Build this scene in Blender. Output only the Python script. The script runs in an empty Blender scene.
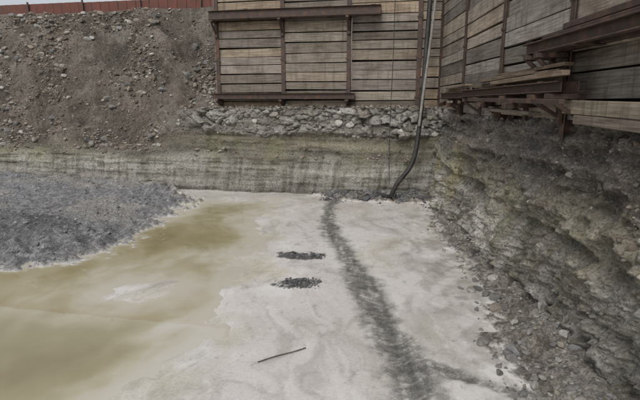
import bpy, math, random
import numpy as np
from mathutils import Vector
random.seed(7); rng=np.random.default_rng(7)
H=2.92
# ---------------------------------------------------------------- noise
def _hash(ix,iy,iz):
    h=(ix*374761393+iy*668265263+iz*2147483647+1013904223)&0xffffffff
    h=((h^(h>>13))*1274126177)&0xffffffff
    h=((h^(h>>16))*2246822519)&0xffffffff
    return ((h^(h>>15))&0xffffff)/float(0xffffff)
def vnoise(x,y,z):
    x=np.asarray(x,float);y=np.asarray(y,float)+0*x;z=np.asarray(z,float)+0*x
    x0=np.floor(x).astype(np.int64);y0=np.floor(y).astype(np.int64);z0=np.floor(z).astype(np.int64)
    fx=x-x0;fy=y-y0;fz=z-z0
    fx=fx*fx*(3-2*fx);fy=fy*fy*(3-2*fy);fz=fz*fz*(3-2*fz)
    r=0
    for i in (0,1):
        for j in (0,1):
            for k in (0,1):
                w=(fx if i else 1-fx)*(fy if j else 1-fy)*(fz if k else 1-fz)
                r=r+w*_hash(x0+i,y0+j,z0+k)
    return r*2-1
def fbm(x,y,z,o=4,g=.5):
    a=1;s=0;f=1;t=0
    for i in range(o):
        s=s+a*vnoise(x*f+i*17.3,y*f+i*5.1,z*f+i*9.7);t+=a;a*=g;f*=2.03
    return s/t*1.5
def worley(x,y,z,pw=2.):
    x=np.asarray(x,float);y=np.asarray(y,float)+0*x;z=np.asarray(z,float)+0*x
    x0=np.floor(x).astype(np.int64);y0=np.floor(y).astype(np.int64);z0=np.floor(z).astype(np.int64)
    best=np.full(x.shape,9.);sec=np.full(x.shape,9.);cid=np.zeros(x.shape)
    for i in (-1,0,1):
        for j in (-1,0,1):
            for k in (-1,0,1):
                a=x0+i;b=y0+j;c=z0+k
                px=a+_hash(a,b,c);py=b+_hash(a+57,b,c);pz=c+_hash(a,b+31,c)
                if pw!=2.: d=(np.abs(px-x)**pw+np.abs(py-y)**pw+np.abs(pz-z)**pw)**(1/pw)
                else: d=np.sqrt((px-x)**2+(py-y)**2+(pz-z)**2)
                m=d<best
                sec=np.where(m,best,np.minimum(sec,d))
                best=np.where(m,d,best);cid=np.where(m,_hash(a,b,c+91),cid)
    return best,cid,sec-best
def sstep(a,b,x):
    t=np.clip((x-a)/(b-a),0,1);return t*t*(3-2*t)
def polydist(X,Y,pts,closed=True):
    n=len(pts);best=np.full(X.shape,1e9);ins=np.zeros(X.shape,bool)
    for i in range(n if closed else n-1):
        ax,ay=pts[i];bx,by=pts[(i+1)%n]
        dx,dy=bx-ax,by-ay
        t=np.clip(((X-ax)*dx+(Y-ay)*dy)/(dx*dx+dy*dy+1e-9),0,1)
        d=np.hypot(X-ax-t*dx,Y-ay-t*dy);best=np.minimum(best,d)
        if closed:
            c=((ay>Y)!=(by>Y))&(X<(bx-ax)*(Y-ay)/(by-ay+1e-12)+ax)
            ins^=c
    return np.where(ins,-best,best) if closed else best
def lerp(a,b,f):
    f=np.asarray(f)[...,None];return a*(1-f)+np.asarray(b)*f
def rampc(x,stops):
    p=[q[0] for q in stops];return np.stack([np.interp(x,p,[q[1][i] for q in stops]) for i in range(3)],-1)
# ---------------------------------------------------------------- helpers
coll=bpy.context.scene.collection
def link(o,parent=None):
    coll.objects.link(o)
    if parent: o.parent=parent
    return o
def empty(name):
    o=bpy.data.objects.new(name,None);return link(o)
def addcol(me,name,C):
    C=np.asarray(C,np.float32).reshape(-1,C.shape[-1])
    if C.shape[1]==3: C=np.concatenate([C,np.ones((len(C),1),np.float32)],1)
    a=me.color_attributes.new(name,'FLOAT_COLOR','POINT');a.data.foreach_set('color',C.ravel())
def mesh_np(name,V,F,mat=None,smooth=True,parent=None,cols=None,colname='Col'):
    V=np.asarray(V,np.float32).reshape(-1,3);F=np.asarray(F,np.int32)
    me=bpy.data.meshes.new(name);k=F.shape[1]
    me.vertices.add(len(V));me.vertices.foreach_set('co',V.ravel())
    me.loops.add(F.size);me.loops.foreach_set('vertex_index',F.ravel())
    me.polygons.add(len(F));me.polygons.foreach_set('loop_start',np.arange(0,F.size,k,dtype=np.int32))
    me.polygons.foreach_set('loop_total',np.full(len(F),k,np.int32))
    me.update(calc_edges=True);me.validate()
    me.polygons.foreach_set('use_smooth',np.full(len(F),smooth))
    if cols is not None: addcol(me,colname,np.asarray(cols))
    o=bpy.data.objects.new(name,me)
    if mat: me.materials.append(mat)
    return link(o,parent)
def grid_faces(nu,nv):
    i=np.arange(nu*nv).reshape(nu,nv)
    return np.stack([i[:-1,:-1],i[1:,:-1],i[1:,1:],i[:-1,1:]],-1).reshape(-1,4)
# ---------------------------------------------------------------- material helpers
class M:
    def __init__(s,name,rough=.9,spec=.3):
        s.m=bpy.data.materials.new(name);s.m.use_nodes=True;s.t=s.m.node_tree;s.n=s.t.nodes
        s.b=s.n['Principled BSDF'];s.b.inputs['Roughness'].default_value=rough
        s.b.inputs['Specular IOR Level'].default_value=spec
        s.tc=s.n.new('ShaderNodeTexCoord');s.bumpin=None
    def l(s,a,b): s.t.links.new(a,b)
    def mapc(s,scale=(1,1,1),src=None,rot=(0,0,0)):
        m=s.n.new('ShaderNodeMapping');m.inputs['Scale'].default_value=scale;m.inputs['Rotation'].default_value=rot
        s.l(src or s.tc.outputs['Object'],m.inputs['Vector']);return m.outputs[0]
    def noise(s,scale,detail=3,vec=None,rough=.55,dist=0):
        t=s.n.new('ShaderNodeTexNoise');t.inputs['Scale'].default_value=scale;t.inputs['Detail'].default_value=detail
        t.inputs['Roughness'].default_value=rough;t.inputs['Distortion'].default_value=dist
        s.l(vec or s.tc.outputs['Object'],t.inputs['Vector']);return t.outputs['Fac']
    def voro(s,scale,vec=None,out='Color',feature='F1'):
        t=s.n.new('ShaderNodeTexVoronoi');t.inputs['Scale'].default_value=scale;t.feature=feature
        s.l(vec or s.tc.outputs['Object'],t.inputs['Vector']);return t.outputs[out]
    def ramp(s,fac,stops,interp='LINEAR'):
        r=s.n.new('ShaderNodeValToRGB');r.color_ramp.interpolation=interp
        e=r.color_ramp.elements
        while len(e)<len(stops): e.new(.5)
        for i,(p,c) in enumerate(stops):
            e[i].position=p
            if not hasattr(c,'__len__'): c=(c,c,c)
            e[i].color=tuple(c)+(1,)
        s.l(fac,r.inputs[0]);return r.outputs[0]
    def mix(s,fac,a,b,mode='MIX'):
        m=s.n.new('ShaderNodeMix');m.data_type='RGBA';m.blend_type=mode
        for v,i in ((fac,0),(a,6),(b,7)):
            if hasattr(v,'is_linked'): s.l(v,m.inputs[i])
            elif i==0: m.inputs[0].default_value=v
            else: m.inputs[i].default_value=tuple(v)+(1,)
        return m.outputs[2]
    def math(s,op,a,b=0.0,clamp=False):
        m=s.n.new('ShaderNodeMath');m.operation=op;m.use_clamp=clamp
        for v,i in ((a,0),(b,1)):
            if hasattr(v,'is_linked'): s.l(v,m.inputs[i])
            else: m.inputs[i].default_value=v
        return m.outputs[0]
    def attr(s,name):
        a=s.n.new('ShaderNodeAttribute');a.attribute_name=name;return a
    def sep(s,v):
        x=s.n.new('ShaderNodeSeparateXYZ');s.l(v,x.inputs[0]);return x.outputs
    def bump(s,h,strength=.5,dist=.02):
        b=s.n.new('ShaderNodeBump');b.inputs['Strength'].default_value=strength;b.inputs['Distance'].default_value=dist
        s.l(h,b.inputs['Height'])
        if s.bumpin: s.l(s.bumpin,b.inputs['Normal'])
        s.bumpin=b.outputs[0];s.l(s.bumpin,s.b.inputs['Normal'])
    def color(s,c): s.l(c,s.b.inputs['Base Color'])
    def rough(s,c): s.l(c,s.b.inputs['Roughness'])

def earth(name):
    m=M(name,.82,.35)
    a=m.attr('Col').outputs['Color']
    n=m.noise(24,5,rough=.75)
    c=m.mix(.85,a,m.ramp(n,[(.28,.16),(.72,.84)]),'OVERLAY')
    v=m.sep(m.voro(42))
    c=m.mix(m.ramp(v[0],[(.86,0),(.9,.5)]),c,(.31,.295,.265))
    c=m.mix(m.ramp(v[1],[(.84,0),(.88,.5)]),c,(.055,.05,.045))
    m.color(c);m.bump(n,.95,.06);return m.m
mat_earth=earth('compacted_earth')
def rock_mat(name):
    m=M(name,.88,.25)
    a=m.attr('Col').outputs['Color']
    m.color(m.mix(.7,a,m.ramp(m.noise(24,3,rough=.7),[(.3,.28),(.7,.72)]),'OVERLAY'));return m.m
mat_rock=rock_mat('stone')
# ---------------------------------------------------------------- rocks
import bmesh
def ico(sub):
    bm=bmesh.new();bmesh.ops.create_icosphere(bm,subdivisions=sub,radius=1)
    V=np.array([v.co[:] for v in bm.verts]);F=np.array([[v.index for v in f.verts] for f in bm.faces]);bm.free();return V,F
def variants(sub,n,r):
    V,F=ico(sub);out=[]
    for i in range(n):
        W=V*(1+.15*r.standard_normal((len(V),1)) if sub==1 else 1)
        for k in range(10 if sub>1 else 3):
            d=r.standard_normal(3);d/=np.linalg.norm(d);h=r.uniform(.45,.8)
            p=W@d;W=W-np.outer(np.maximum(p-h,0),d)
        W=W*np.array([1,r.uniform(.6,1),r.uniform(.45,.8)]);out.append(W)
    return out,F
VS={1:variants(1,14,rng),2:variants(2,14,rng)}
PAL_GREY=np.array([[.27,.26,.24],[.20,.195,.185],[.33,.32,.29],[.15,.147,.14],[.24,.215,.18],[.19,.187,.185]])
PAL_BROWN=np.array([[.20,.17,.135],[.25,.225,.19],[.16,.13,.105],[.29,.275,.24],[.12,.10,.085],[.19,.17,.15]])
PAL_BLUE=np.array([[.155,.157,.16],[.20,.202,.205],[.12,.121,.125],[.25,.248,.245],[.20,.19,.18]])
PAL_PALE=np.array([[.37,.36,.325],[.32,.31,.28],[.42,.41,.375],[.28,.265,.235],[.35,.33,.285]])
def rocks(name,P,S,pal,sub=1,sink=.2,mat=None,smooth=False,block=False):
    vs,F=VS[sub];N=len(P);nv=len(vs[0])
    idx=rng.integers(0,len(vs),N)
    base=np.stack(vs)[idx]*np.asarray(S)[:,None,None]
    a=rng.uniform(0,6.28,N);b=rng.normal(0,.5,N)
    if block: a=rng.normal(0,.3,N)-.2;b=rng.normal(0,.2,N);base=base*np.array([1.25,.6,1.25])
    ca,sa,cb,sb=np.cos(a),np.sin(a),np.cos(b),np.sin(b)
    x,y,z=base[...,0],base[...,1],base[...,2]
    y2=y*cb[:,None]-z*sb[:,None];z2=y*sb[:,None]+z*cb[:,None]
    x3=x*ca[:,None]-y2*sa[:,None];y3=x*sa[:,None]+y2*ca[:,None]
    allV=np.stack([x3,y3,z2],-1)+np.asarray(P)[:,None,:]
    allV[...,2]+=(np.asarray(S)*(.5-sink))[:,None]*.5
    FF=(F[None]+(np.arange(N)*nv)[:,None,None]).reshape(-1,3)
    c=pal[rng.integers(0,len(pal),N)]*rng.uniform(.75,1.2,(N,1))
    C=np.ones((N,nv,4));C[...,:3]=c[:,None,:]
    return mesh_np(name,allV.reshape(-1,3),FF,mat or mat_rock,smooth,None,C.reshape(-1,4))

# ================================================================ PIT FLOOR
POND=[(-1.5,13.9),(-1.5,12.4),(-1.6,11.1),(-1.0,9.8),(-1.5,8.7),(-1.0,7.8),(-1.5,7.1),(-1.5,6.3),(-1.3,5.6),(-1.6,4.8),(-2.0,4.1),(-2.5,3.4),(-6,2.0),(-16,0),(-22,5),(-16,8.6),(-5.9,8.7),(-5.1,8.8),(-4.7,9.2),(-4.4,10.2),(-4.2,12.0),(-3.6,13.6)]
GPILE=[(-30,5.5),(-16,8),(-5.7,8.1),(-5.0,8.2),(-4.4,8.8),(-4.0,9.8),(-4.2,12.1),(-3.7,13.6),(-4.6,15.2),(-8,17.2),(-12,18.2),(-30,22)]
DEBRIS=[(3.6,13.6),(2.95,13.0),(2.75,10.2),(2.55,8.4),(2.5,7.1),(2.3,5.7),(2.1,4.9),(1.9,4.2),(1.6,2.0),(1.5,-8),(4,-8)]
CHAN=[(0.5,14.2),(0.28,13.3),(0.20,11.8),(0.30,10.2),(0.50,8.9),(0.66,7.8),(0.76,6.7),(0.86,5.7),(0.98,5.0),(1.0,4.3),(.9,3.2),(.5,1),(0,-8)]
BRANCH=[(.9,5.5),(1.2,4.95),(1.5,4.65),(1.9,4.42),(2.5,4.2)]
CORNERD=[(-.1,14.9),(.3,14.0),(1.1,13.75),(2.0,13.7),(3.0,13.5),(3.6,14.0),(3.4,15)]
PATCH=[(-.42,8.72,.44,.22),(-.40,7.32,.30,.17)]
def floorfn(X,Y,full=False):
    n1=fbm(X*.9,Y*.9,3.,4);n2=fbm(X*4,Y*4,7.,4);n3=fbm(X*14,Y*14,1.,3)
    dp=polydist(X,Y,POND)+n1*.25+n2*.10
    isl=np.hypot((X+2.8)/.55,(Y-7.0)/.42)-1+n2*.5+n1*.4
    dp=np.maximum(dp,-isl*.35)
    z=np.clip(dp*.035,-.06,.018)+.003*n1+.0022*n2
    dg=-polydist(X,Y,GPILE)+n2*.28+n1*.3
    g=sstep(-.2,.22,dg+n3*.16)
    mound=sstep(1.9,.0,np.hypot((X+6.6)/1.25,(Y-9.6)))
    z=z+g*.05+sstep(0,1.8,dg)*.10+g*mound*.42*sstep(0,.8,dg)+sstep(12.5,16.5,Y-.2*(-X-4))*g*.25+g*n2*.04+g*sstep(0,1,dg)*n1*.09+g*n3*.014
    dd=-polydist(X,Y,DEBRIS)+n2*.2+n1*.22
    db=sstep(-.05,.12,dd+n3*.12)
    z=z+db*(.015+.27*sstep(0,.8,dd)*(.6+.4*n1)+n2*.035+n3*.018)
    dc=-polydist(X,Y,CORNERD)+n2*.25
    cd=sstep(-.03,.1,dc);z=z+cd*(.03+.14*sstep(0,.7,dc)+n2*.05+n3*.015)
    w=np.interp(Y,[3,5,7,9,11,14],[.38,.33,.29,.27,.25,.18])+.03*np.sin(Y*1.9)+.045*n1
    d1=polydist(X,Y,CHAN,False)+n2*.10+n3*.05
    ch=(1-sstep(w*.35,w*1.2,d1))*(.92+.12*n2)
    d2=polydist(X,Y,BRANCH,False)+n2*.08+n3*.03
    ch=np.clip(np.maximum(ch,(1-sstep(.03,.16,d2))*.85),0,1)
    z=z-ch*.016+ch*.007*n3
    pt=np.zeros(X.shape)
    for (px,py,rx,ry) in PATCH:
        d=1-np.hypot((X-px)/rx,(Y-py)/ry)+n2*.7
        pt=np.maximum(pt,sstep(-.05,.5,d));z=z+sstep(0,1.1,d)*.04*(1+.8*n3)
    deb=np.clip(np.maximum(db,cd),0,1)
    if full: return z,g,ch,deb,pt,dp,n1,n2,n3,mound
    return z,g,ch,deb,pt,dp
ys=np.concatenate([np.linspace(-30,2.5,60),2.5+np.cumsum(np.linspace(.016,.06,430))]);ys=ys[ys<20]
xs=np.concatenate([np.linspace(-40,-12,60)[:-1],np.linspace(-12,-6,170)[:-1],np.arange(-6,4.2,.024)])
X,Y=np.meshgrid(xs,ys,indexing='ij')
z,g,ch,deb,pt,dp,n1,n2,n3,mound=floorfn(X,Y,True)
wx=X+.5*fbm(X*.7,Y*.7,21.,3);wy=Y+.5*fbm(X*.7,Y*.7,31.,3)
sw=fbm(wx*.8,wy*.5,41.,5);swf=fbm(wx*5,wy*2.2,51.,5,.6);spk=fbm(X*11,Y*9,61.,4,.7)
col=rampc(sw,[(-.7,(.49,.465,.42)),(-.1,(.59,.565,.54)),(.3,(.645,.625,.60)),(.8,(.54,.51,.445))])
col=lerp(col,(.38,.36,.325),sstep(.1,.7,swf)*.6)
col=lerp(col,(.71,.70,.68),sstep(.2,.8,-swf)*.5)
col=lerp(col,(.29,.275,.25),sstep(.4,.9,spk)*.6)
thin=sstep(.05,.0,np.abs(fbm(wx*1.6,wy*.8,77.,4)))
col=lerp(col,(.40,.38,.35),thin*.5)
nearR=sstep(.9,2.3,X)*sstep(13,11,Y)
chn=fbm(X*3,Y*2.2,88.,5,.6)
col=lerp(col,(.30,.28,.245),nearR*sstep(-.15,.5,chn)*.75)
backz=sstep(11,14,Y);col=lerp(col,(.46,.43,.37),backz*sstep(-.3,.4,chn)*.5)
shore=sstep(.7,.0,np.abs(dp))*sstep(-.4,.4,fbm(X*2,Y*2,93.,4))
col=lerp(col,(.47,.44,.33),shore*.6)
rp=fbm(X*9,Y*22+2*np.sin(X*9),15.,4,.6);rp2=fbm(X*14,Y*2.5,18.,4,.6)
cc=rampc(rp*.8+rp2*.7,[(-.6,(.085,.083,.076)),(-.1,(.155,.152,.14)),(.3,(.24,.235,.215)),(.6,(.38,.37,.345)),(.9,(.52,.51,.48))])
col=col*(1-ch[...,None])+cc*ch[...,None]
wd_,wc_,_=worley(X*13,Y*13,z*13)
gc=rampc(wc_,[(0,(.12,.12,.12)),(.5,(.195,.195,.193)),(1,(.30,.295,.285))])
gc=gc*(1-.35*sstep(.2,.9,mound))[...,None]*np.array([.98,.99,1.02])
sand=sstep(-.2,.4,fbm(X*.8,Y*1.2,99.,4))*(1-mound*.7);gc=lerp(gc,(.29,.275,.245),sand*.65)
col=col*(1-g[...,None])+gc*g[...,None]
dc_=rampc(wc_,[(0,(.10,.09,.075)),(.5,(.18,.16,.135)),(1,(.30,.28,.25))])
dc_=lerp(dc_,(.33,.31,.27),sstep(.1,.5,fbm(X*2.5,Y*2.5,103.,4))*.5)
col=col*(1-deb[...,None])+dc_*deb[...,None]
col=lerp(col,(.10,.10,.097),sstep(.05,.8,pt))
z=z+swf*.004*(1-np.maximum(g,deb))-thin*.004
z=z+nearR*.018*chn
m=M('slurry_and_gravel',.5,.55)
sp=m.sep(m.attr('mask').outputs['Color'])
fn=m.noise(34,5,rough=.75);vo=m.voro(48)
solid=sp[0]
c=m.mix(m.math('ADD',m.math('MULTIPLY',solid,.6),.25),m.attr('Col').outputs['Color'],m.ramp(fn,[(.28,.15),(.72,.85)]),'OVERLAY')
c=m.mix(m.math('MULTIPLY',solid,.6),c,m.ramp(m.sep(vo)[0],[(0,.18),(1,.85)]),'OVERLAY')
m.color(c);m.rough(sp[1])
m.bump(m.math('MULTIPLY',fn,m.math('ADD',m.math('MULTIPLY',solid,.92),.08)),1,.035)
solidv=np.maximum(np.maximum(g,deb),pt)
rg=np.clip(.18+.22*fbm(X*1.5,Y*1.5,111.,4),.06,.45)
rg=rg*(1-ch)+.12*ch;rg=rg*(1-solidv)+.82*solidv
C2=np.stack([np.maximum(solidv,ch*.45),rg,ch,pt],-1)
floor=mesh_np('ground',np.stack([X,Y,z],-1),grid_faces(*X.shape),m.m,True,None,col)
addcol(floor.data,'mask',C2)
xw=np.concatenate([np.linspace(-24,-6,150)[:-1],np.arange(-6,-.5,.03)]);yw=np.arange(-1,14.6,.04)
XW,YW=np.meshgrid(xw,yw,indexing='ij')
zz=floorfn(XW,YW)[0]
dep=np.clip(-zz/.055,0,1)
w=M('muddy_water',.02,.5);w.b.inputs['IOR'].default_value=1.6
wxx=XW+.6*fbm(XW*.6,YW*.6,21.,3);cl=dep+.6*fbm(wxx*.7,YW*.6,5.,4)+.2*fbm(wxx*3,YW*1.2,5.,4)
cl=np.where(dep<.45,cl*dep/.45,cl)
wcol=rampc(cl,[(0,(.52,.49,.415)),(.3,(.41,.375,.26)),(.75,(.31,.272,.155)),(1.2,(.245,.21,.11))])
w.color(w.attr('Col').outputs['Color'])
w.bump(w.noise(2.5,2,w.mapc((1,1.6,1))),.015,.02)
F=grid_faces(*XW.shape);mf=(dep>0).reshape(-1)[F].any(1)
F=F[mf];used,inv=np.unique(F,return_inverse=True)
Vw=np.stack([XW,YW,np.zeros_like(XW)],-1).reshape(-1,3)[used]
mesh_np('muddy_water',Vw,inv.reshape(F.shape),w.m,True,None,wcol.reshape(-1,3)[used])

# ================================================================ BACK BANK + SLOPE
a=math.radians(11.6);bd=np.array([-math.cos(a),math.sin(a)]);bn=np.array([math.sin(a),math.cos(a)])
FOOT0=np.array([3.45,14.05])
def ctrl(pts,t):
    p=np.array(pts);return np.interp(t,p[:,0],p[:,1]),np.interp(t,p[:,0],p[:,2])
s=np.concatenate([np.arange(-.6,17,.034),np.linspace(17,45,140)])
t=np.concatenate([np.linspace(0,.30,75),np.linspace(.30,.42,60)[1:],np.linspace(.42,.9,140)[1:],np.linspace(.9,1,14)[1:]])
S_,T_=np.meshgrid(s,t,indexing='ij')
right=[(0,-.05,-.1),(.20,.05,1.12),(.23,.20,1.24),(.30,.26,1.78),(.33,.22,1.92),(.42,.34,2.68),(.6,.95,2.74),(.9,1.0,2.8),(1,1.1,2.8)]
left=[(0,-.05,-.1),(.20,.05,1.12),(.23,.28,1.24),(.30,.52,1.62),(.33,.65,1.8),(.42,1.0,2.4),(.6,1.75,3.9),(.9,2.95,6.25),(1,45,6.4)]
ro,rz=ctrl(right,T_);lo,lz=ctrl(left,T_)
k1=sstep(6.9,10.0,S_+.9*fbm(S_*.8,T_*9,2.));k2=sstep(7.15,7.5,S_);kb=sstep(.40,.52,T_)
k=k1*(1-kb)+k2*kb
off=ro*(1-k)+lo*k;zb=rz*(1-k)+lz*k
Xb=FOOT0[0]+bd[0]*S_+bn[0]*off;Yb=FOOT0[1]+bd[1]*S_+bn[1]*off
n1=fbm(Xb*.8,Yb*.8,zb*.8+5,4);n2=fbm(Xb*3.5,Yb*3.5,zb*4.5,5);n4=fbm(Xb*9,Yb*9,zb*9,3)
w2,wc2,_=worley(Xb*11,Yb*11,zb*12)
wo,wc,we=worley(S_*2.4+n2*.42+n1*.3,off*.6+.5,zb*3.3+n1*.45+n2*.36,3.)
wo3,wc3,we3=worley(S_*5.5+n2*.3,off*2,zb*6.5+n2*.3,3.)
big=sstep(-.25,.1,fbm(S_*1.1+5,zb*1.5,44.,3))     # big blocks in places, broken rubble elsewhere
wcx=wc*big+wc3*(1-big);wex=we*big+we3*.6*(1-big)
stri=fbm(S_*10+zb*1.2,zb*.7,1.5,3);lay=fbm(S_*.35,zb*6,4.,4,.65)
slp=np.clip(k1*sstep(.21,.30,T_)*(1-kb)+k2*kb,0,1)
lowm=1-sstep(1.0,1.2,zb);stone=sstep(1.80,2.0,zb+n1*.16+n2*.08)*(1-slp)*(T_<.45)
dirt=sstep(-.15,.5,fbm(S_*1.5,zb*2.6,83.,5,.6))
crag=fbm(Xb*1.5,Yb*1.5,zb*2.2+9,5,.6);gul=fbm((S_-zb*.9)*.9,(S_+zb)*.35,12.,4)
disp=n1*.10*(1-slp)+n2*.06-stri*.06*lowm+stone*(1-.65*dirt)*(.10*sstep(.0,.22,wex)+.20*(wcx-.5)*big+.10*(wcx-.5)+n4*.03)+(.4-w2)*.02*(1-lowm)+slp*(n1*.20+crag*.17+gul*.30)+lay*.06*(1-slp)*(1-stone*.5)
disp=disp*np.where(T_>.86,sstep(.905,.86,T_)*.8+.2,1)
nv=np.stack([-bn[0]*(1-.6*slp),-bn[1]*(1-.6*slp),.75*slp],-1)
Vb=np.stack([Xb,Yb,zb],-1)+nv*(disp*np.where(T_>.93,.15,1))[...,None]
zz_=zb/2.7+.06*n1+.03*lay
cb=rampc(zz_,[(0,(.19,.182,.16)),(.08,(.30,.29,.26)),(.34,(.38,.37,.33)),(.405,(.31,.30,.25)),(.45,(.14,.125,.10)),(.50,(.23,.215,.17)),(.60,(.25,.235,.17)),(.68,(.15,.132,.10)),(.75,(.20,.185,.155)),(.95,(.20,.18,.155)),(1,(.15,.13,.108))])
cb=cb*(1+.36*np.clip(lay,-1,1)*(1-slp))[...,None]
cb=lerp(cb,cb*np.array([.55,.52,.45]),lowm*sstep(.1,.6,stri)*.65)
strk=fbm(S_*2.2+n2*.3,zb*.5,9.,5,.65);cb=lerp(cb,cb*np.array([.45,.45,.35]),sstep(.0,.6,strk)*.55*(1-slp)*(1-stone*.5))
cb=lerp(cb,np.array([.21,.21,.10]),sstep(.1,.6,fbm(S_*1.4,zb*1.0,33.,4))*.45*(1-slp)*sstep(.3,1.2,zb)*(1-stone))
bl=rampc(wcx,[(0,(.20,.19,.165)),(.35,(.31,.30,.27)),(.7,(.41,.40,.37)),(1,(.26,.235,.195))])*(.62+.38*sstep(.0,.10,wex))[...,None]*(1+.18*n4)[...,None]
sf=stone*(1-dirt*.75)
cb=cb*(1-sf[...,None])+bl*sf[...,None]
so_=rampc(n1*.4+crag*.7+gul*.3,[(-.7,(.068,.055,.044)),(-.1,(.12,.10,.08)),(.3,(.165,.14,.114)),(.8,(.22,.19,.16))])
so_=lerp(so_,(.24,.22,.19),sstep(.2,.7,fbm(Xb*.9,Yb*.9,zb*.9+40,5,.6))*.55)
so_=lerp(so_,(.060,.048,.038),sstep(.25,.7,fbm(Xb*.7,Yb*.7,zb*1.1+60,4))*.6)
so_=so_*(.70+.45*wc2)[...,None]
cb=cb*(1-slp[...,None])+so_*slp[...,None]
bank=mesh_np('back_earth_bank',Vb,grid_faces(*S_.shape),mat_earth,True,None,cb)

# ================================================================ RIGHT BANK
yr=np.concatenate([np.linspace(-8,3,120)[:-1],np.arange(3,14.9,.02)])
tr=np.linspace(0,1,180)
YR,TR=np.meshgrid(yr,tr,indexing='ij')
pr=[(0,-.28,-.1),(.35,-.12,1.0),(.42,.0,1.2),(.48,-.10,1.35),(.82,.04,2.50),(.88,.12,2.62),(1,.62,2.74)]
oo,zr=ctrl(pr,TR)
basex=2.98+.0417*YR-.05
n1r=fbm(YR*.7,zr*.9,11.,4);n2r=fbm(YR*2.8,zr*4,6.,5);wo,wcr,we=worley(YR*3.5+n2r*.5,zr*4.2+n1r,oo*4);w2,wc2r,we2=worley(YR*13,zr*13,oo*9)
low=1-sstep(1.0,1.35,zr+n1r*.3)
stri=fbm((YR+zr*.8)*9,zr*.8,3.,4);lay_=fbm(YR*.35,zr*5.5+YR*.08,2.,4,.65)
ridg=np.abs(fbm(YR*1.3,zr*2.4,71.,5,.6));blk=fbm(YR*2,zr*2.6,75.,5,.65)
disp=n1r*.18+n2r*.09*(1-.4*low)+stri*.095*low+(we-.25)*.12*(1-low)+(.4-w2)*.025*(1-low)+lay_*.09-(.25-ridg)*.13+blk*.08*(1-low)
top=sstep(.86,1,TR)
Xr=basex+oo-disp*(1-top);zr2=zr+top*disp*.5*sstep(1,.97,TR)+fbm(YR*.7,2.,5.,3)*.10*sstep(.8,.9,TR)
VR=np.stack([Xr,YR,zr2],-1)
zz_=zr/2.7+.07*n1r+.03*lay_
cr=rampc(zz_,[(0,(.26,.247,.22)),(.1,(.43,.41,.375)),(.36,(.50,.48,.435)),(.42,(.32,.295,.25)),(.48,(.40,.375,.30)),(.58,(.29,.265,.205)),(.68,(.185,.165,.138)),(.8,(.21,.188,.163)),(1,(.155,.136,.117))])
cr=cr*(1+.38*np.clip(lay_,-1,1))[...,None]
cr=lerp(cr,cr*np.array([.48,.45,.39]),low*sstep(.05,.6,stri)*.75)
far=sstep(4.5,8,YR)
cr=lerp(cr,np.array([.36,.31,.13]),sstep(.0,.6,fbm(YR*1.8,zr*.5,37.,4))*.5*sstep(2.2,1.5,zr)*sstep(.2,.8,zr)*(.3+.7*far))
cr=lerp(cr,np.array([.15,.16,.08]),sstep(.05,.5,fbm(YR*4,zr*.45,97.,4,.6))*.6*(.45+.55*far)*sstep(2.3,1.2,zr))
cr=lerp(cr,cr*np.array([.48,.45,.41]),sstep(.1,.6,fbm(YR*3,zr*.6,47.,4,.6))*.5)
cr=lerp(cr,(.34,.33,.30),(wc2r>.84)*.5*(1-low)*sstep(.1,.3,we2))
cr=lerp(cr,(.23,.227,.23),sstep(.1,.5,fbm(YR*.8,zr*1.5,57.,4))*.5*sstep(1.2,1.8,zr))
cr=cr*(.66+.4*sstep(-.14,.12,disp))[...,None]  # cavity shade painted into the colour: recesses darker, bulges lighter
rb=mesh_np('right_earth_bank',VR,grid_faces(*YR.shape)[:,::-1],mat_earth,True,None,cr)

# ================================================================ LOOSE STONES
def pick(Vg,w,N,emb=(0,0,0)):
    w=w.reshape(-1);w=w/w.sum();i=rng.choice(len(w),N,p=w);return Vg.reshape(-1,3)[i]+rng.normal(0,.01,(N,3))+np.array(emb)
wslope=slp*(T_<.9)*(S_<17)*np.clip(.45+fbm(Xb*.8,Yb*.8,zb*.8)*1.5,.05,2)
rocks('slope_rubble',pick(Vb,wslope,5600),rng.lognormal(-3.45,.6,5600).clip(.01,.15),PAL_BROWN,1)
rocks('slope_boulders',pick(Vb,wslope,110),rng.uniform(.07,.2,110),PAL_GREY,2)
nb=40;rocks('bank_stone_blocks',pick(Vb,(stone>.5)*(S_<9.5)*(T_<.41)*1.0,nb,(bn*.03).tolist()+[0]),rng.uniform(.06,.16,nb),PAL_PALE*.95,2,.3,block=True)
rocks('bank_small_rubble',pick(Vb,(stone>.3)*(S_<9.5)*(T_<.41)*(.2+dirt),500),rng.lognormal(-3.5,.5,500).clip(.012,.08),PAL_GREY,2)
wled=((T_>.42)&(T_<.55)&(S_<7.4))*1.0+((T_>.2)&(T_<.25)&(S_<17))*.5
rocks('ledge_stones',pick(Vb,wled,1100),rng.lognormal(-3.4,.5,1100).clip(.015,.1),PAL_BROWN,1)
wr=(.06+sstep(1.1,1.7,zr)*1.0)*(TR<.88)*(YR>2.5)*(14-.6*YR)*np.clip(.3+fbm(YR*1.2,zr*1.2,5.)*1.5,.05,2)
rocks('right_bank_stones',pick(VR,wr,1700,(.015,0,0)),rng.lognormal(-3.8,.55,1700).clip(.01,.085),PAL_BROWN,2)
rocks('right_ledge_rubble',pick(VR,top*(YR>2.5)*1.0,650),rng.lognormal(-3.1,.55,650).clip(.012,.12),PAL_BROWN*1.1,2)
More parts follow.
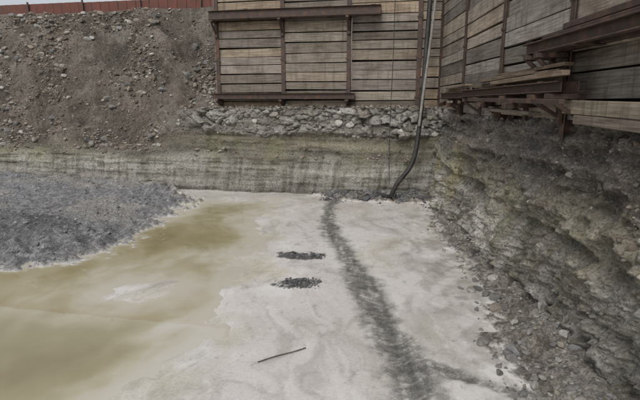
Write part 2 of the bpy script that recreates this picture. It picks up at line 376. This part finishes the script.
def floor_scatter(name,poly,N,S,pal,sub=1,spread=.14):
    xs_=[p[0] for p in poly];ys_=[p[1] for p in poly]
    x=rng.uniform(max(min(xs_),-14)-spread,max(xs_)+spread,N*6);y=rng.uniform(max(min(ys_),2.5)-spread,max(ys_)+spread,N*6)
    zf=floorfn(x,y)[0];ok=(polydist(x,y,poly)+rng.normal(0,spread,len(x))+.25*fbm(x*3,y*3,1.)<.0)
    x=x[ok][:N];y=y[ok][:N];zf=zf[ok][:N]
    return rocks(name,np.stack([x,y,zf],-1),S(len(x)),pal,sub)
floor_scatter('gravel_pile_stones',GPILE,6000,lambda n:rng.lognormal(-3.95,.45,n).clip(.008,.08),PAL_BLUE)
floor_scatter('foot_rubble',DEBRIS,2800,lambda n:rng.lognormal(-3.95,.65,n).clip(.007,.12),PAL_GREY*.9,2)
floor_scatter('corner_rubble',CORNERD,650,lambda n:rng.lognormal(-3.1,.55,n).clip(.02,.16),PAL_BLUE*.75,1)
for i,(px,py,rx,ry) in enumerate(PATCH):
    el=[(px+rx*.85*math.cos(q)*(1+.25*math.sin(3*q+i*2)),py+ry*.9*math.sin(q)*(1+.3*math.cos(2*q+i))) for q in np.linspace(0,6.1,16)]
    floor_scatter('gravel_heap',el,300,lambda n:rng.lognormal(-4.2,.5,n).clip(.006,.04),PAL_BLUE*.6,1,.09)

# ================================================================ TIMBER WALLS
wm=M('weathered_timber',.85,.25)
uv=wm.n.new('ShaderNodeUVMap').outputs[0]
tint=wm.attr('Col').outputs['Color']
g1=wm.noise(1,5,wm.mapc((1.3,34,1),uv),rough=.7,dist=.4)
c=wm.mix(.85,tint,wm.ramp(g1,[(.3,.18),(.7,.78)]),'OVERLAY')
c=wm.mix(wm.ramp(wm.noise(1.6,5,rough=.75),[(.46,0),(.66,.65)]),c,wm.mix(1,c,(.45,.40,.36),'MULTIPLY'))
c=wm.mix(wm.ramp(wm.noise(1,4,wm.mapc((8,8,.8)),rough=.7),[(.53,0),(.68,.65)]),c,(.10,.085,.07))
wm.color(c);wm.bump(g1,.6,.01)
rm=M('rusty_steel',.7,.4)
nn=rm.noise(6,5,rough=.75)
rm.color(rm.ramp(nn,[(.3,(.026,.021,.020)),(.5,(.06,.039,.031)),(.68,(.13,.071,.047))]))
rm.rough(rm.ramp(nn,[(.3,.4),(.7,.85)]))
dk=M('retained_soil',.95,.1);dk.color(dk.ramp(dk.noise(8,3),[(.3,(.04,.034,.028)),(.7,(.10,.085,.07))]))
BOX=np.array([[0,0,0],[1,0,0],[1,1,0],[0,1,0],[0,0,1],[1,0,1],[1,1,1],[0,1,1]],float)
BF=np.array([[0,3,2,1],[4,5,6,7],[0,1,5,4],[1,2,6,5],[2,3,7,6],[3,0,4,7]])
class Boxes:
    def __init__(s,org,d,n): s.org=org;s.d=d;s.n=n;s.V=[];s.F=[];s.UV=[];s.C=[]
    def add(s,s0,s1,o0,o1,z0,z1,col=(.2,.2,.2),tilt=0,shear=0):
        b=BOX.copy();ss=s0+(s1-s0)*b[:,0];o=o0+(o1-o0)*b[:,1];z=z0+(z1-z0)*b[:,2]
        z=z+tilt*(ss-s0);o=o+shear*(ss-s0)
        s.push(ss,o,z,BF,col)
    def push(s,ss,o,z,faces,col):
        k=sum(len(v) for v in s.V)
        P=np.stack([s.org[0]+s.d[0]*ss+s.n[0]*o,s.org[1]+s.d[1]*ss+s.n[1]*o,z],-1)
        s.V.append(P);s.F.append(np.asarray(faces)+k)
        ru,rv=rng.uniform(0,50,2)
        s.UV.append(np.stack([ss+ru,z+o*.7+rv],-1));s.C.append(np.tile(tuple(col)+(1,),(len(ss),1)))
    def beam(s,p,q,w,h,col=(.2,.2,.2)):
        p=np.array(p,float);q=np.array(q,float);d=q-p;L=np.linalg.norm(d);d/=L
        up=np.array([0,0,1.]) if abs(d[2])<.9 else np.array([0,1.,0]);sd=np.cross(d,up);sd/=np.linalg.norm(sd);u2=np.cross(sd,d)
        P=p+BOX[:,0:1]*L*d+(BOX[:,1:2]-.5)*w*sd+(BOX[:,2:3]-.5)*h*u2
        s.push(P[:,0],P[:,1],P[:,2],BF,col)
    def make(s,name,mat,parent=None):
        V=np.concatenate(s.V);F=np.concatenate(s.F)
        o=mesh_np(name,V,F,mat,False,parent,np.concatenate(s.C))
        UV=np.concatenate(s.UV);u=o.data.uv_layers.new(name='UVMap')
        li=np.zeros(len(o.data.loops),np.int32);o.data.loops.foreach_get('vertex_index',li)
        u.data.foreach_set('uv',UV[li].astype(np.float32).ravel())
        bv=o.modifiers.new('bevel','BEVEL');bv.width=.006;bv.segments=1;bv.limit_method='ANGLE'
        return o
TIM=np.array([[.30,.24,.175],[.265,.22,.165],[.245,.218,.18],[.20,.175,.145],[.275,.235,.185],[.24,.212,.185],[.165,.145,.12]])
def wall(name,org,d,n,s_end,piles,z0,z1,ch,warm,gain=1.):
    par=empty(name);B=Boxes(org,d,n);P=Boxes(org,d,n)
    edges=sorted(set([-.02]+piles+[s_end]))
    for i in range(len(edges)-1):
        z=z0+rng.uniform(-.08,.0)
        while z<z1:
            h=ch*rng.choice([.85,.95,1,1.0,1.12]);dz=rng.uniform(-.009,.009)
            col=TIM[rng.integers(0,len(TIM))]*rng.uniform(.72,1.2)*gain
            gg=col.mean();col=gg+(col-gg)*warm
            o=rng.uniform(-.03,.015)
            B.add(edges[i]+rng.uniform(.0,.02),edges[i+1]-rng.uniform(0,.02),-.09+o,o,z,z+h-rng.uniform(.01,.04),col,tilt=dz,shear=rng.uniform(-.01,.01))
            z+=h
    for p in piles:
        P.add(p-.065,p+.065,.022,.04,z0-.3,z1+.1);P.add(p-.008,p+.008,-.2,.022,z0-.3,z1+.1)
        P.add(p-.065,p+.065,-.22,-.2,z0-.3,z1+.1)
        for zq in np.arange(z0+.3,z1,1.15): P.add(p-.09,p+.09,.041,.052,zq,zq+.06)
    B.make('boards',wm.m,par);P.make('piles',rm.m,par)
    K=Boxes(org,d,n);K.add(-.3,s_end,-.30,-.235,z0-.3,z1-.05);K.make('retained_soil',dk.m,par)
    return par
CO=np.array([3.55,14.7]);th=math.radians(2.4)
rd=np.array([-math.sin(th),-math.cos(th)]);rn=np.array([-math.cos(th),math.sin(th)])
bo=-bn
BP=[.62,2.72,4.80,6.98]
RP=[.12,2.95,5.7,8.35,10.95,13.6,16.2,18.8]
wall('timber_retaining_wall',CO,bd,bo,7.1,BP,2.68,7.4,.29,1.0)
wall('timber_retaining_wall',CO,rd,rn,21,RP,2.68,7.4,.30,.8,1.1)
def waler(name,org,d,n,s0,s1,z0,h,off,brs,tilt=0,dia=.35):
    W=Boxes(org,d,n);par=empty(name)
    for o in (off,off+.20):
        sg=1 if o>off else -1
        W.add(s0,s1,o,o+.014,z0,z0+h,tilt=tilt)
        a0,a1=(o+.0145,o+.085) if sg>0 else (o-.071,o-.0005)
        W.add(s0,s1,a0,a1,z0,z0+.016,tilt=tilt);W.add(s0,s1,a0,a1,z0+h-.016,z0+h,tilt=tilt)
    for q in np.arange(s0+.15,s1,1.3):
        W.add(q,q+.14,off-.06,off+.28,z0+h+.001+tilt*(q-s0),z0+h+.014+tilt*(q-s0))
        W.add(q,q+.14,off-.06,off+.28,z0-.013+tilt*(q-s0),z0-.001+tilt*(q-s0))
    W.make('channels',rm.m,par)
    K=Boxes(org,d,n)
    for q in brs:
        K.add(q-.05,q+.05,.053,off+.34,z0-.075+tilt*(q-s0),z0-.015+tilt*(q-s0))
        K.beam((q,off+.30,z0-.08+tilt*(q-s0)),(q,.06,z0-.08-dia+tilt*(q-s0)),.05,.05)
        K.add(q-.05,q+.05,.053,.11,z0-dia-.15+tilt*(q-s0),z0-.08+tilt*(q-s0))
    if brs: K.make('brackets',rm.m,par)
    return par
waler('steel_waler',CO,bd,bo,1.75,7.1,5.36,.26,.13,[2.72,4.8,6.98])
waler('steel_waler',CO,bd,bo,2.5,7.05,2.95,.18,.12,[2.72,4.8,6.9],dia=.12)
waler('steel_waler',CO,rd,rn,1.9,4.9,2.96,.13,.10,[2.95,4.7],dia=.22)
waler('steel_waler',CO,rd,rn,4.4,9.0,2.98,.13,.16,[5.7,7.2,8.35,8.9],dia=.24,tilt=.006)
waler('steel_waler',CO,rd,rn,7.7,13.5,3.52,.15,.12,[8.0,8.35,10.95,13.2],dia=.3)
L=Boxes(CO,rd,rn)
for k_,(a_,b_,o_,z_,wd_w,ht) in enumerate([(5.0,8.6,.26,3.175,.10,.07),(2.2,4.4,.22,3.14,.1,.07),(6.4,9.15,.37,3.195,.09,.06),(6.9,8.8,.29,3.262,.15,.045),(5.6,8.1,.33,3.255,.12,.05),(6.2,8.95,.25,3.315,.12,.045),(2.6,4.7,.3,3.20,.14,.04)]):
    cc_=np.array([.18,.138,.10])*rng.uniform(.7,1.25);L.beam((a_,o_,z_),(b_,o_+rng.uniform(-.04,.04),z_+rng.uniform(0,.03)),wd_w,ht,cc_)
L.make('stacked_timbers',wm.m)
L=Boxes(CO,rd,rn)
for z_,a_,b_,o_ in ((3.70,8.1,12.6,.24),(3.79,8.6,12.9,.2)): L.beam((a_,o_,z_),(b_,o_,z_+.01),.1,.07)
L.beam((5.3,.46,2.93),(9.4,.52,2.90),.07,.06);L.beam((6.1,.05,2.86),(6.5,.62,2.84),.08,.08);L.beam((7.7,.05,2.86),(7.9,.66,2.84),.08,.08)
L.beam((3.3,.05,2.86),(3.5,.5,2.80),.07,.09);L.beam((2.1,.05,2.88),(2.5,.5,2.80),.07,.09)
L.make('stacked_steel_sections',rm.m)
L=Boxes(CO,rd,rn)
L.beam((8.7,.16,2.84),(11.8,.13,2.80),.09,.16,(.26,.225,.17));L.beam((9.1,.2,2.70),(12.5,.2,2.64),.1,.1,(.18,.15,.12))
L.beam((5.9,.3,2.76),(8.2,.34,2.74),.16,.05,(.17,.145,.115))
L.make('loose_timber',wm.m)
L=Boxes(CO,rd,rn)
for q in (2.4,3.1,3.6,5.2,6.3): L.beam((q,.25,2.86),(q+rng.uniform(.5,1.1),.42,2.88),.06,.05,(.17,.145,.12))
L.make('loose_battens',wm.m)
def sheet(name,pts,z,mat):
    me=bpy.data.meshes.new(name);me.from_pydata([(x,y,z) for x,y in pts],[],[tuple(range(len(pts)))]);me.materials.append(mat)
    return link(bpy.data.objects.new(name,me))
sheet('retained_ground',[(3.8,14.95),(-3.2,16.4),(-3.2,60),(60,60),(60,-40),(1.0,-40),(2.95,-6)],7.3,dk.m)

# ================================================================ RED FENCE on the crest
fm=M('red_fence_paint',.75,.3)
fm.color(fm.mix(fm.ramp(fm.noise(3,4,rough=.7),[(.35,0),(.65,.8)]),(.15,.056,.042),(.09,.05,.042)))
fm2=M('fence_post',.6,.3);fm2.color(fm2.ramp(fm2.noise(4,3),[(.3,(.08,.048,.04)),(.7,(.12,.08,.065))]))
FO=np.array([-3.0,18.85])
par=empty('red_fence')
B=Boxes(FO,bd,bo)
q=-1.0
while q<32:
    for j in range(13):
        o=.0201 if j%2 else 0
        B.add(q+j*.1925-.004,q+j*.1925+.197,o,o+.02,5.9,6.70+.02*math.sin(q*3))
    q+=2.5
B.make('panels',fm.m,par)
B=Boxes(FO,bd,bo)
for q in np.arange(-1.03,32,2.5): B.add(q-.03,q+.03,.055,.115,5.9,6.78+.03*math.sin(q*7))
B.make('posts',fm2.m,par)

# ================================================================ HOSE, PIPE, CABLE, STICK
def tube(name,pts,r,mat,parent=None):
    cu=bpy.data.curves.new(name,'CURVE');cu.dimensions='3D';cu.bevel_depth=r;cu.bevel_resolution=4;cu.resolution_u=10
    sp=cu.splines.new('NURBS');sp.points.add(len(pts)-1);sp.order_u=4;sp.use_endpoint_u=True
    for p,q in zip(sp.points,pts): p.co=tuple(q)+(1,)
    cu.materials.append(mat);return link(bpy.data.objects.new(name,cu),parent)
def simple(name,c1,c2,r,sp=.4,sc=8):
    m=M(name,r,sp);m.color(m.ramp(m.noise(sc,4,rough=.7),[(.35,c1),(.65,c2)]));return m.m
black=simple('black_rubber',(.012,.012,.013),(.045,.042,.038),.5)
greyp=simple('dusty_pvc',(.15,.14,.125),(.25,.235,.21),.6)
tube('discharge_pipe',[(3.30,14.0,7.6),(3.20,13.95,6.2),(3.08,13.85,4.8),(2.94,13.75,3.6),(2.84,13.65,2.8),(2.78,13.6,2.2)],.038,greyp)
tube('drain_hose',[(3.12,14.15,7.6),(3.03,14.05,5.5),(2.95,13.95,4.0),(2.87,13.8,2.8),(2.78,13.65,1.9),(2.68,13.6,1.2),(2.45,13.6,.85),(2.22,13.6,.6),(2.1,13.65,.3),(2.06,13.75,.12),(1.95,13.95,.12),(1.7,14.15,.16)],.066,black)
tube('hanging_cable',[(2.1,14.35,7.3),(2.12,14.3,5),(2.06,14.2,3),(2.0,14.0,1.6),(2.02,13.8,.5)],.01,black)
tube('hanging_cable',[(.95,14.98,5.3),(.93,14.95,4.4),(.97,14.97,3.2)],.014,greyp)
twig=simple('wet_stick',(.04,.034,.028),(.09,.075,.06),.6)
tube('stick',[(-.70,4.92,.03),(-.55,5.0,.045),(-.42,5.1,.03),(-.3,5.13,.04),(-.17,5.24,.03)],.006,twig)

# ================================================================ LIGHT + WORLD + CAMERA
wd=bpy.data.worlds.new('World');bpy.context.scene.world=wd;wd.use_nodes=True
nt=wd.node_tree;bg=nt.nodes['Background'];sky=nt.nodes.new('ShaderNodeTexSky');sky.sky_type='NISHITA';sky.sun_disc=False
el,az=math.radians(48),math.radians(200)
sky.sun_elevation=el;sky.sun_rotation=az;sky.dust_density=4;sky.air_density=1;sky.ozone_density=1
hs=nt.nodes.new('ShaderNodeHueSaturation');hs.inputs['Saturation'].default_value=.3;hs.inputs['Value'].default_value=1.08
nt.links.new(sky.outputs[0],hs.inputs['Color']);nt.links.new(hs.outputs[0],bg.inputs['Color']);bg.inputs['Strength'].default_value=.15
sd=bpy.data.lights.new('sun','SUN');sd.energy=.8;sd.angle=math.radians(25);sd.color=(1,.965,.93)
so=link(bpy.data.objects.new('sun',sd))
dirv=Vector((math.sin(az)*math.cos(el),math.cos(az)*math.cos(el),math.sin(el)))
so.rotation_euler=dirv.to_track_quat('Z','Y').to_euler()
cam=bpy.data.cameras.new('camera');cam.sensor_width=36;cam.lens=27.0;cam.clip_end=500;cam.clip_start=.05
co=link(bpy.data.objects.new('camera',cam));co.location=(0,0,H);co.rotation_euler=(math.radians(90-11.77),0,0)
sc=bpy.context.scene;sc.camera=co
sc.view_settings.view_transform='Standard';sc.view_settings.look='None';sc.view_settings.exposure=0
